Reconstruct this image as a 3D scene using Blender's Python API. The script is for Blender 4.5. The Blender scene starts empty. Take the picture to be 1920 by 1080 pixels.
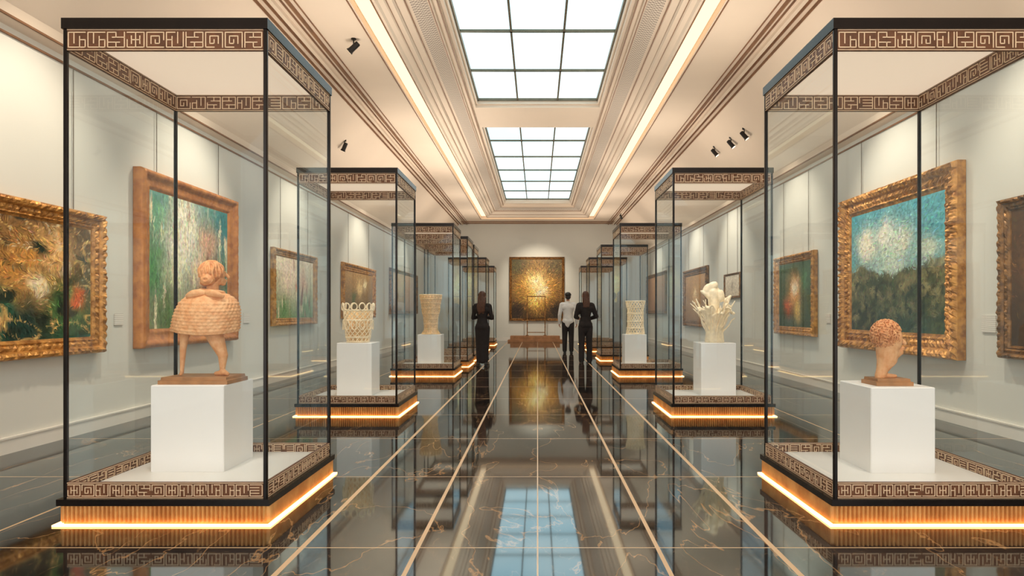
import bpy, math, random
from mathutils import Vector, Matrix, noise
random.seed(7)
R=random.random
CAMZ=1.27
ZF=0.07   # finished floor level
scene=bpy.context.scene
COL=scene.collection
try:
    scene.view_settings.view_transform='Standard'; scene.view_settings.look='None'; scene.view_settings.exposure=0.22
except Exception as e: print('view',e)

def lin(c):
    o=[]
    for v in c:
        v=v/255.0
        o.append(v/12.92 if v<=0.04045 else ((v+0.055)/1.055)**2.4)
    return o
# ------------------------------------------------------------------ materials
def newmat(name):
    m=bpy.data.materials.new(name); m.use_nodes=True
    nt=m.node_tree
    for n in list(nt.nodes): nt.nodes.remove(n)
    out=nt.nodes.new('ShaderNodeOutputMaterial')
    return m,nt,out
def pbr(name,col,rough=0.5,metal=0.0,noise_amt=0.0,nscale=10,bump=0.0,bscale=40,emit=None,estr=0,ior=1.5,col2=None,sss=0):
    m,nt,out=newmat(name)
    b=nt.nodes.new('ShaderNodeBsdfPrincipled')
    b.inputs['Roughness'].default_value=rough
    b.inputs['Metallic'].default_value=metal
    b.inputs['IOR'].default_value=ior
    c=list(col)+[1]
    tc=nt.nodes.new('ShaderNodeTexCoord')
    n=nt.nodes.new('ShaderNodeTexNoise'); n.inputs['Scale'].default_value=nscale; n.inputs['Detail'].default_value=4
    nt.links.new(tc.outputs['Object'],n.inputs['Vector'])
    r=nt.nodes.new('ShaderNodeValToRGB')
    c2=list(col2)+[1] if col2 else [v*(1-noise_amt) for v in col]+[1]
    r.color_ramp.elements[0].position=0.35; r.color_ramp.elements[1].position=0.65
    r.color_ramp.elements[0].color=c2; r.color_ramp.elements[1].color=c
    nt.links.new(n.outputs['Fac'],r.inputs['Fac'])
    nt.links.new(r.outputs['Color'],b.inputs['Base Color'])
    if bump>0:
        n2=nt.nodes.new('ShaderNodeTexNoise'); n2.inputs['Scale'].default_value=bscale; n2.inputs['Detail'].default_value=3
        nt.links.new(tc.outputs['Object'],n2.inputs['Vector'])
        bp=nt.nodes.new('ShaderNodeBump'); bp.inputs['Strength'].default_value=bump; bp.inputs['Distance'].default_value=0.01
        nt.links.new(n2.outputs['Fac'],bp.inputs['Height']); nt.links.new(bp.outputs['Normal'],b.inputs['Normal'])
    if emit:
        b.inputs['Emission Color'].default_value=list(emit)+[1]; b.inputs['Emission Strength'].default_value=estr
    nt.links.new(b.outputs[0],out.inputs['Surface'])
    return m
def emis(name,col,s):
    m,nt,out=newmat(name)
    e=nt.nodes.new('ShaderNodeEmission'); e.inputs['Color'].default_value=list(col)+[1]; e.inputs['Strength'].default_value=s
    nt.links.new(e.outputs[0],out.inputs['Surface']); return m

M={}
M['wall']=pbr('wall_plaster',lin((220,219,211)),0.75,0,0.05,0.7)
M['ceil']=pbr('ceiling_plaster',lin((230,213,194)),0.7,0,0.05,0.8)
M['mould']=pbr('ceiling_moulding',lin((230,213,194)),0.5,0,0.05,1.5)
M['brown']=pbr('brown_trim',lin((140,98,66)),0.45,0.1,0.3,6)
M['base']=pbr('baseboard_paint',lin((232,227,218)),0.5,0,0.05,2)
M['black']=pbr('black_metal',lin((28,20,18)),0.22,0.4,0.3,8)
M['blackline']=pbr('bar_metal',lin((110,102,84)),0.4,0.4,0.2,8)
M['flute']=pbr('fluted_bronze',lin((226,172,104)),0.5,0.1,0.35,9,0.2,60,col2=lin((200,138,76)))
M['led']=emis('led_strip',(1.0,0.50,0.18),5.5)
M['cove']=emis('cove_led',(1.0,0.70,0.42),1.6)
M['friezebg']=pbr('frieze_bronze',lin((122,78,50)),0.45,0.1,0.4,20)
M['friezefg']=pbr('frieze_relief',lin((255,226,190)),0.4,0.0,0.12,14)
M['deck']=pbr('white_deck',lin((248,245,240)),0.35,0,0.03,3)
M['ped']=pbr('white_pedestal',lin((250,248,245)),0.4,0,0.03,2)
M['roof']=pbr('roof_fill_glow',lin((244,222,196)),0.6,0,0.03,2,emit=(1.0,0.78,0.58),estr=0.5)  # cream roof underside with a glow added to light the case interior
M['terra']=pbr('carved_terracotta',lin((244,190,138)),0.55,0,0.25,25,0.3,120,col2=lin((228,160,106)))
M['terra_dk']=pbr('carved_terracotta_hair',lin((238,174,118)),0.5,0,0.3,35,0.3,90,col2=lin((204,134,84)))
M['slab']=pbr('sculpture_plinth_wood',lin((184,130,82)),0.4,0.1,0.3,12)
M['ivory']=pbr('ivory_filigree',lin((250,234,202)),0.35,0.0,0.2,20,emit=(1,0.72,0.4),estr=0.10)  # slight self-glow put into the ivory so it looks lit
M['weave']=pbr('woven_gold',lin((240,204,148)),0.4,0.1,0.3,20,emit=(1,0.66,0.34),estr=0.08)  # faint emission in the material stands in for light on the weave
M['gold']=pbr('gilded_frame',lin((218,158,82)),0.38,0.4,0.4,14,0.5,70,col2=lin((150,96,42)))
M['gold_o']=pbr('orange_gilt_frame',lin((214,142,74)),0.42,0.3,0.3,10,0.3,50,col2=lin((176,106,52)))
M['gold_d']=pbr('dark_gilt_frame',lin((164,116,62)),0.4,0.4,0.4,14,0.4,70,col2=lin((94,62,32)))
M['wire']=pbr('hanging_wire',lin((116,104,90)),0.4,0.4,0.1,5)
M['skin']=pbr('skin',lin((206,150,118)),0.5,0,0.1,12)
M['white_shirt']=pbr('white_cotton',lin((232,230,228)),0.8,0,0.08,12,0.2,20)
M['black_cloth']=pbr('black_cloth',lin((34,26,26)),0.8,0,0.3,12,0.2,20)
M['charcoal']=pbr('charcoal_cloth',lin((42,34,34)),0.8,0,0.3,12,0.2,20)
M['shoe']=pbr('black_leather',lin((18,15,14)),0.3,0,0.2,10)
M['hair_b']=pbr('brown_hair',lin((92,54,34)),0.45,0,0.5,40,0.4,80)
M['hair_k']=pbr('black_hair',lin((30,22,18)),0.45,0,0.4,40,0.4,80)
M['wood']=pbr('warm_wood',lin((190,132,84)),0.4,0,0.3,6)
M['lampblk']=pbr('lamp_black',lin((40,36,34)),0.35,0.5,0.2,10)
M['lampface']=emis('lamp_face',(1,0.85,0.6),2)

def glass_mat():
    m,nt,out=newmat('case_glass')
    t=nt.nodes.new('ShaderNodeBsdfTransparent'); t.inputs['Color'].default_value=(0.965,0.985,0.99,1)
    g=nt.nodes.new('ShaderNodeBsdfGlossy'); g.inputs['Roughness'].default_value=0.02; g.inputs['Color'].default_value=(0.62,0.86,0.98,1)
    lw=nt.nodes.new('ShaderNodeLayerWeight'); lw.inputs['Blend'].default_value=0.5
    p=nt.nodes.new('ShaderNodeMath'); p.operation='POWER'; p.inputs[1].default_value=3.0
    a=nt.nodes.new('ShaderNodeMath'); a.operation='MULTIPLY_ADD'; a.inputs[1].default_value=0.5; a.inputs[2].default_value=0.03
    mx=nt.nodes.new('ShaderNodeMixShader')
    nt.links.new(lw.outputs['Facing'],p.inputs[0]); nt.links.new(p.outputs[0],a.inputs[0]); nt.links.new(a.outputs[0],mx.inputs[0])
    nt.links.new(t.outputs[0],mx.inputs[1]); nt.links.new(g.outputs[0],mx.inputs[2]); nt.links.new(mx.outputs[0],out.inputs['Surface'])
    return m
M['glass']=glass_mat()

def sky_mat():
    m,nt,out=newmat('skylight_diffuser')
    tc=nt.nodes.new('ShaderNodeTexCoord'); n=nt.nodes.new('ShaderNodeTexNoise'); n.inputs['Scale'].default_value=0.35
    nt.links.new(tc.outputs['Object'],n.inputs['Vector'])
    r=nt.nodes.new('ShaderNodeValToRGB')
    r.color_ramp.elements[0].position=0.35; r.color_ramp.elements[0].color=(0.56,0.80,0.86,1)
    r.color_ramp.elements[1].position=0.65; r.color_ramp.elements[1].color=(0.76,0.92,0.92,1)
    nt.links.new(n.outputs['Fac'],r.inputs['Fac'])
    e=nt.nodes.new('ShaderNodeEmission'); e.inputs['Strength'].default_value=1.5
    nt.links.new(r.outputs['Color'],e.inputs['Color']); nt.links.new(e.outputs[0],out.inputs['Surface'])
    return m
M['sky']=sky_mat()

def floor_mat():
    m,nt,out=newmat('polished_marble_floor'); L=nt.links.new
    N=lambda t:nt.nodes.new(t)
    tc=N('ShaderNodeTexCoord'); sp=N('ShaderNodeSeparateXYZ'); L(tc.outputs['Object'],sp.inputs[0])
    def math(op,a,b=None,c=None):
        n=N('ShaderNodeMath'); n.operation=op
        for i,v in enumerate((a,b,c)):
            if v is None: continue
            if isinstance(v,(int,float)): n.inputs[i].default_value=v
            else: L(v,n.inputs[i])
        return n.outputs[0]
    X,Y=sp.outputs['X'],sp.outputs['Y']
    ax=math('ABSOLUTE',X)
    def near(v,c,w): return math('LESS_THAN',math('ABSOLUTE',math('SUBTRACT',v,c)),w)
    l=math('MAXIMUM',near(ax,0.61,0.011),near(ax,1.20,0.014))
    ctr=near(X,0.0,0.004)
    ty=math('PINGPONG',math('SUBTRACT',Y,3.30),0.71)
    tr=math('LESS_THAN',ty,0.0045)
    l=math('MAXIMUM',l,math('MAXIMUM',ctr,tr))
    l=math('MAXIMUM',l,near(ax,2.95,0.008))
    n1=N('ShaderNodeTexNoise'); n1.inputs['Scale'].default_value=0.9; n1.inputs['Detail'].default_value=8; n1.inputs['Roughness'].default_value=0.62; n1.inputs['Distortion'].default_value=0.8
    L(tc.outputs['Object'],n1.inputs['Vector'])
    r1=N('ShaderNodeValToRGB'); r1.color_ramp.elements[0].position=0.36; r1.color_ramp.elements[0].color=lin((20,16,15))+[1]
    r1.color_ramp.elements[1].position=0.72; r1.color_ramp.elements[1].color=lin((78,60,50))+[1]
    L(n1.outputs['Fac'],r1.inputs['Fac'])
    mp=N('ShaderNodeMapping'); mp.inputs['Rotation'].default_value=(0,0,0.6); mp.inputs['Scale'].default_value=(1.6,0.6,1)
    L(tc.outputs['Object'],mp.inputs['Vector'])
    n2=N('ShaderNodeTexNoise'); n2.inputs['Scale'].default_value=1.1; n2.inputs['Detail'].default_value=5; n2.inputs['Distortion'].default_value=0.5
    L(mp.outputs[0],n2.inputs['Vector'])
    v=math('ABSOLUTE',math('SUBTRACT',n2.outputs['Fac'],0.5))
    vein=N('ShaderNodeMapRange'); vein.inputs['From Min'].default_value=0.0; vein.inputs['From Max'].default_value=0.006; vein.inputs['To Min'].default_value=0.65; vein.inputs['To Max'].default_value=0.0
    L(v,vein.inputs['Value'])
    n3=N('ShaderNodeTexNoise'); n3.inputs['Scale'].default_value=3.3; n3.inputs['Detail'].default_value=4; L(mp.outputs[0],n3.inputs['Vector'])
    v3=math('ABSOLUTE',math('SUBTRACT',n3.outputs['Fac'],0.5))
    vn3=N('ShaderNodeMapRange'); vn3.inputs['From Max'].default_value=0.005; vn3.inputs['To Min'].default_value=0.3; vn3.inputs['To Max'].default_value=0.0; L(v3,vn3.inputs['Value'])
    vv=math('MAXIMUM',vein.outputs[0],vn3.outputs[0])
    mx=N('ShaderNodeMix'); mx.data_type='RGBA'; L(vv,mx.inputs[0]); L(r1.outputs['Color'],mx.inputs[6]); mx.inputs[7].default_value=lin((210,160,108))+[1]
    mx2=N('ShaderNodeMix'); mx2.data_type='RGBA'; L(l,mx2.inputs[0]); L(mx.outputs[2],mx2.inputs[6]); mx2.inputs[7].default_value=lin((248,204,154))+[1]
    b=N('ShaderNodeBsdfPrincipled'); L(mx2.outputs[2],b.inputs['Base Color'])
    b.inputs['IOR'].default_value=2.9; b.inputs['Specular Tint'].default_value=(0.74,0.92,1.0,1)
    rg=math('MULTIPLY_ADD',l,0.3,0.045); L(rg,b.inputs['Roughness'])
    L(b.outputs[0],out.inputs['Surface'])
    return m
M['floor']=floor_mat()

def canvas_mat():
    m,nt,out=newmat('painted_canvas'); L=nt.links.new
    a=nt.nodes.new('ShaderNodeVertexColor'); a.layer_name='Col'
    tc=nt.nodes.new('ShaderNodeTexCoord'); n=nt.nodes.new('ShaderNodeTexNoise'); n.inputs['Scale'].default_value=22; n.inputs['Detail'].default_value=6
    L(tc.outputs['Object'],n.inputs['Vector'])
    r=nt.nodes.new('ShaderNodeMapRange'); r.inputs['From Min'].default_value=0.3; r.inputs['From Max'].default_value=0.7; r.inputs['To Min'].default_value=0.80; r.inputs['To Max'].default_value=1.4
    L(n.outputs['Fac'],r.inputs['Value'])
    v=nt.nodes.new('ShaderNodeVectorMath'); v.operation='SCALE'; L(a.outputs['Color'],v.inputs[0]); L(r.outputs[0],v.inputs['Scale'])
    b=nt.nodes.new('ShaderNodeBsdfPrincipled'); b.inputs['Roughness'].default_value=0.5; L(v.outputs[0],b.inputs['Base Color'])
    bp=nt.nodes.new('ShaderNodeBump'); bp.inputs['Strength'].default_value=0.3; bp.inputs['Distance'].default_value=0.01; L(n.outputs['Fac'],bp.inputs['Height']); L(bp.outputs[0],b.inputs['Normal'])
    L(b.outputs[0],out.inputs['Surface']); return m
M['canvas']=canvas_mat()
def label_mat():
    m,nt,out=newmat('label_card'); L=nt.links.new
    tc=nt.nodes.new('ShaderNodeTexCoord'); w=nt.nodes.new('ShaderNodeTexWave'); w.bands_direction='Z'; w.inputs['Scale'].default_value=16
    L(tc.outputs['Object'],w.inputs['Vector'])
    r=nt.nodes.new('ShaderNodeValToRGB'); r.color_ramp.elements[0].color=lin((180,175,168))+[1]; r.color_ramp.elements[0].position=0.1
    r.color_ramp.elements[1].position=0.3; r.color_ramp.elements[1].color=lin((236,232,224))+[1]
    L(w.outputs['Fac'],r.inputs['Fac'])
    b=nt.nodes.new('ShaderNodeBsdfPrincipled'); L(r.outputs['Color'],b.inputs['Base Color']); L(b.outputs[0],out.inputs['Surface']); return m
M['label']=label_mat()

# ------------------------------------------------------------------ mesh builder
class MB:
    def __init__(s): s.v=[];s.f=[];s.m=[]
    def add(s,vs,fs,mi=0):
        o=len(s.v); s.v+= [tuple(v) for v in vs]
        for f in fs: s.f.append(tuple(i+o for i in f)); s.m.append(mi)
    def box(s,x0,x1,y0,y1,z0,z1,mi=0):
        vs=[(x,y,z) for z in(z0,z1) for y in(y0,y1) for x in(x0,x1)]
        s.add(vs,[(0,2,3,1),(4,5,7,6),(0,1,5,4),(2,6,7,3),(0,4,6,2),(1,3,7,5)],mi)
    def cbox(s,x0,x1,y0,y1,z0,z1,b=0.006,mi=0):
        def ring(i,z): return [(x0+i+b,y0+i,z),(x1-i-b,y0+i,z),(x1-i,y0+i+b,z),(x1-i,y1-i-b,z),(x1-i-b,y1-i,z),(x0+i+b,y1-i,z),(x0+i,y1-i-b,z),(x0+i,y0+i+b,z)]
        rs=[ring(0,z0),ring(0,z1-b),ring(b,z1)]
        s.loft(rs,mi,True)
    def loft(s,rings,mi=0,cap=True,closed=True):
        n=len(rings[0]); vs=[p for r in rings for p in r]; fs=[]
        for k in range(len(rings)-1):
            for i in range(n if closed else n-1):
                j=(i+1)%n
                fs.append((k*n+i,k*n+j,(k+1)*n+j,(k+1)*n+i))
        if cap:
            fs.append(tuple(range(n-1,-1,-1))); fs.append(tuple((len(rings)-1)*n+i for i in range(n)))
        s.add(vs,fs,mi)
    def tube(s,pts,rad,n=8,mi=0,flat=1.0,closed=False):
        pts=[Vector(p) for p in pts]
        if not isinstance(rad,(list,tuple)): rad=[rad]*len(pts)
        rings=[];up=None
        K=len(pts)
        for i,p in enumerate(pts):
            if closed: d=pts[(i+1)%K]-pts[i-1]
            else: d=pts[min(i+1,K-1)]-pts[max(i-1,0)]
            if d.length<1e-9: d=Vector((0,0,1))
            d.normalize()
            if up is None:
                up=Vector((0,1,0)) if abs(d.y)<0.9 else Vector((1,0,0))
            a=d.cross(up)
            if a.length<1e-6: a=d.orthogonal()
            a.normalize(); b=a.cross(d).normalized(); up=b
            rings.append([tuple(p+a*math.cos(t)*rad[i]+b*math.sin(t)*rad[i]*flat) for t in [2*math.pi*k/n for k in range(n)]])
        if closed:
            rings.append(rings[0]); s.loft(rings,mi,False)
        else: s.loft(rings,mi,True)
    def capsule(s,p0,r0,p1,r1,fy=1.0,n=14):
        p0=Vector(p0);p1=Vector(p1);d=p1-p0; L=d.length or 1e-6; d=d/L if d.length else Vector((0,0,1))
        a=d.orthogonal().normalized(); b=d.cross(a)
        st=[]
        for k in range(1,5):
            t=math.pi/2*(1-k/4); st.append((p0-d*r0*math.sin(t),r0*math.cos(t)))
        for k in range(0,4):
            t=math.pi/2*(k/4); st.append((p1+d*r1*math.sin(t),r1*math.cos(t)))
        rings=[]
        for c,r in st:
            ring=[]
            for k in range(n):
                t=2*math.pi*k/n; o=a*math.cos(t)*r+b*math.sin(t)*r
                o=Vector((o.x,o.y*fy,o.z)); ring.append(tuple(c+o))
            rings.append(ring)
        s.loft(rings,0,True)
    def ell(s,c,r,n=14,m=9,rot=None):
        c=Vector(c);rings=[]
        for k in range(1,m):
            t=-math.pi/2+math.pi*k/m
            ring=[]
            for i in range(n):
                a=2*math.pi*i/n
                v=Vector((r[0]*math.cos(t)*math.cos(a),r[1]*math.cos(t)*math.sin(a),r[2]*math.sin(t)))
                if rot: v=rot@v
                ring.append(tuple(c+v))
            rings.append(ring)
        s.loft(rings,0,True)
    def mesh(s,name,mats,smooth=False):
        me=bpy.data.meshes.new(name); me.from_pydata(s.v,[],s.f)
        for m in mats: me.materials.append(m)
        if len(mats)>1: me.polygons.foreach_set('material_index',s.m)
        if smooth: me.polygons.foreach_set('use_smooth',[True]*len(me.polygons))
        me.update(); return me
def obj(name,me,parent=None,loc=(0,0,0),rot=(0,0,0),**kw):
    o=bpy.data.objects.new(name,me); COL.objects.link(o); o.location=loc; o.rotation_euler=rot
    if parent: o.parent=parent
    for k,v in kw.items(): o[k]=v
    return o
def empty(name,loc,rot=(0,0,0),**kw):
    o=bpy.data.objects.new(name,None); COL.objects.link(o); o.location=loc; o.rotation_euler=rot; o.empty_display_size=0.2
    for k,v in kw.items(): o[k]=v
    return o
def blob(name,mb,voxel,mats,parent=None,loc=(0,0,0),sm=2,**kw):
    me=mb.mesh(name+'_src',[]); t=bpy.data.objects.new('tmp',me); COL.objects.link(t)
    r=t.modifiers.new('r','REMESH'); r.mode='VOXEL'; r.voxel_size=voxel; r.use_smooth_shade=True
    s=t.modifiers.new('s','SMOOTH'); s.factor=0.5; s.iterations=sm
    bpy.context.view_layer.update()
    dg=bpy.context.evaluated_depsgraph_get(); m2=bpy.data.meshes.new_from_object(t.evaluated_get(dg))
    bpy.data.objects.remove(t); m2.name=name; m2.materials.clear()
    for m in mats: m2.materials.append(m)
    m2.polygons.foreach_set('use_smooth',[True]*len(m2.polygons))
    return obj(name,m2,parent,loc,**kw)

# ------------------------------------------------------------------ ROOM
XW=4.5; Y0=-2.5; YB=27.0; ZW=CAMZ+2.43; HC=3.67; XS=3.28
def struct(name,mb,mats,label,smooth=False,parent=None):
    o=obj(name,mb.mesh(name,mats,smooth),parent); o['kind']='structure'
    if parent is None: o['label']=label; o['category']=name.split('_')[0]
    return o
mb=MB(); mb.box(-XW,XW,Y0,YB,-0.1,ZF); struct('floor',mb,[M['floor']],'glossy dark marble floor with gold inlay lines')
mb=MB(); mb.box(-XW-0.15,-XW,Y0,YB,-0.1,ZW+0.05); struct('wall_left',mb,[M['wall']],'pale grey plaster gallery wall hung with paintings')
mb=MB(); mb.box(XW,XW+0.15,Y0,YB,-0.1,ZW+0.05); struct('wall_right',mb,[M['wall']],'pale grey plaster gallery wall hung with paintings')
mb=MB(); mb.box(-XW-0.15,XW+0.15,YB,YB+0.15,-0.1,CAMZ+HC+0.02); struct('wall_back',mb,[M['wall']],'pale end wall of the gallery behind the large painting')
for s,nm in ((-1,'left'),(1,'right')):
    mb=MB()
    a,b=sorted((s*XW,s*(XW-0.025))); mb.box(a,b,Y0,YB-0.03,ZF,ZF+0.125)
    a,b=sorted((s*XW,s*(XW-0.035))); mb.box(a,b,Y0,YB-0.03,ZF+0.125,ZF+0.14)
    struct('baseboard_'+nm,mb,[M['base']],'white painted baseboard along the gallery wall')
mb=MB(); mb.box(-XW,XW,YB-0.025,YB,ZF,ZF+0.14); struct('baseboard_back',mb,[M['base']],'white painted baseboard on the end wall')
# ceiling
mb=MB(); Z=lambda h:CAMZ+h
for s in (-1,1):
    prof=[(XW,2.43),(XW-0.12,2.47),(XW-0.14,2.55),(XS+0.02,3.60),(XS,3.67),(2.22,3.67)]
    for (x0,h0),(x1,h1) in zip(prof[:-1],prof[1:]):
        q=[(s*x0,Y0,Z(h0)),(s*x0,YB,Z(h0)),(s*x1,YB,Z(h1)),(s*x1,Y0,Z(h1))]
        if s<0: q=q[::-1]
        mb.add(q,[(0,1,2,3)])
mb.add([(-2.22,25.6,Z(3.67)),(2.22,25.6,Z(3.67)),(2.22,YB,Z(3.67)),(-2.22,YB,Z(3.67))],[(0,1,2,3)])
cp=[(2.22,3.67),(2.24,3.80),(1.97,3.80),(1.99,3.70),(1.94,3.70),(1.92,3.74),(1.86,3.76),(1.84,3.80),(1.78,3.80),(1.76,3.86),(1.68,3.88),(1.66,3.92),(1.62,3.92),(1.42,4.00),(1.38,4.00),(1.38,4.05),(1.32,4.05),(1.30,4.10),(1.24,4.10)]
def U(x,h): D=25.6-(2.22-x); return [(-x,Y0,Z(h)),(-x,D,Z(h)),(x,D,Z(h)),(x,Y0,Z(h))]
for i in range(len(cp)-1):
    mi=1 if i==12 else 0
    mb.loft([U(*cp[i]),U(*cp[i+1])],mi,False,False)
def flat(x0,x1,y0,y1,h,mi=0): mb.add([(x0,y0,Z(h)),(x1,y0,Z(h)),(x1,y1,Z(h)),(x0,y1,Z(h))],[(0,1,2,3)],mi)
S1=(3.4,13.0); S2=(14.4,24.4)
flat(-1.24,1.24,Y0,S1[0],4.10); flat(-1.24,1.24,S1[1],S2[0],4.10); flat(-1.24,1.24,S2[1],24.62,4.10)
gm,nt,out=newmat('perforated_grille')
tc=nt.nodes.new('ShaderNodeTexCoord'); mpn=nt.nodes.new('ShaderNodeMapping'); mpn.inputs['Scale'].default_value=(30,30,30)
ck=nt.nodes.new('ShaderNodeTexChecker'); ck.inputs['Scale'].default_value=1.0; ck.inputs['Color1'].default_value=lin((226,214,200))+[1]; ck.inputs['Color2'].default_value=lin((164,150,138))+[1]
bb=nt.nodes.new('ShaderNodeBsdfPrincipled'); bb.inputs['Roughness'].default_value=0.6
nt.links.new(tc.outputs['Object'],mpn.inputs[0]); nt.links.new(mpn.outputs[0],ck.inputs['Vector']); nt.links.new(ck.outputs['Color'],bb.inputs['Base Color']); nt.links.new(bb.outputs[0],out.inputs['Surface'])
struct('ceiling',mb,[M['ceil'],gm],'cream coffered ceiling with stepped mouldings')
# skylights
for k,(a,b) in enumerate((S1,S2)):
    win=empty('window_%d'%(k+1),(0,(a+b)/2,Z(4.10))); win['kind']='structure'; win['label']='rectangular skylight with frosted panes and glazing bars'; win['category']='skylight'
    L=(b-a)/2
    mb=MB()
    ring=lambda r,y,h:[(-r,-y,h),(r,-y,h),(r,y,h),(-r,y,h)]
    mb.loft([ring(1.24,L,0),ring(1.24,L,0.06),ring(1.20,L-0.04,0.06),ring(1.20,L-0.04,0.17)],0,False)
    mb2=mb.mesh('well',[M['mould']]); obj('window_reveal',mb2,win)
    mb=MB(); mb.box(-1.2,1.2,-L+0.04,L-0.04,0.17,0.19); obj('window_glass',mb.mesh('wg',[M['sky']]),win)
    mb=MB()
    for x in (-0.4,0.4): mb.box(x-0.016,x+0.016,-L+0.04,L-0.04,0.13,0.169)
    n=6; 
    for i in range(1,n):
        y=-L+i*(2*L)/n; mb.box(-1.2,1.2,y-0.018,y+0.018,0.13,0.169)
    mb.box(-1.2,-1.17,-L+0.04,L-0.04,0.12,0.169);mb.box(1.17,1.2,-L+0.04,L-0.04,0.12,0.169)
    mb.box(-1.2,1.2,-L+0.04,-L+0.07,0.12,0.169);mb.box(-1.2,1.2,L-0.07,L-0.04,0.12,0.169)
    obj('glazing_bars',mb.mesh('gb',[M['blackline']]),win)
# cove led
mb=MB()
for s in (-1,1):
    a,b=sorted((s*2.215,s*1.99)); mb.box(a,b,Y0,25.50,Z(3.775),Z(3.795))
mb.box(-1.99,1.99,25.36,25.55,Z(3.775),Z(3.795))
struct('trim_1',mb,[M['cove']],'warm recessed cove light strip around the ceiling coffer')
mb=MB()
for s in (-1,1):
    for x,w,d in ((3.30,0.03,0.06),(3.20,0.014,0.04),(3.12,0.05,0.05),(3.02,0.012,0.03),(2.94,0.03,0.04),(2.86,0.010,0.02)):
        mb.box(s*x-w/2,s*x+w/2,Y0,YB-0.01,Z(3.67)-d,Z(3.67)+0.01,0 if w<0.04 else 1)
    for x,h in ((2.245,3.665),(1.98,3.695),(1.85,3.79),(1.77,3.85),(1.67,3.90),(1.40,4.0),(1.31,4.06)):
        D=25.6-(2.22-x)
        mb.box(s*x-0.007,s*x+0.007,Y0,D,Z(h)-0.007,Z(h)+0.012,0)
for x,h in ((1.98,3.695),(1.85,3.79),(1.67,3.90),(1.40,4.0)):
    D=25.6-(2.22-x); mb.box(-x,x,D-0.007,D+0.007,Z(h)-0.007,Z(h)+0.012,0)
for h,y in ((3.67,26.2),(3.67,26.5),(3.67,26.85)): mb.box(-3.2,3.2,y-0.025,y,Z(h)-0.025,Z(h)+0.01,0)
struct('trim_2',mb,[M['brown'],M['mould']],'brown and cream linear ceiling mouldings')
mb=MB()
for s in (-1,1):
    for x,h in ((XW-0.12,2.46),(XW-0.01,2.36),(XW-0.16,2.60),(XW-0.5,2.93)):
        mb.box(s*x-0.009,s*x+0.009,Y0,YB-0.01,Z(h)-0.009,Z(h)+0.009)
struct('trim_3',mb,[M['brown']],'thin brown picture rail at top of the walls')

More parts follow.
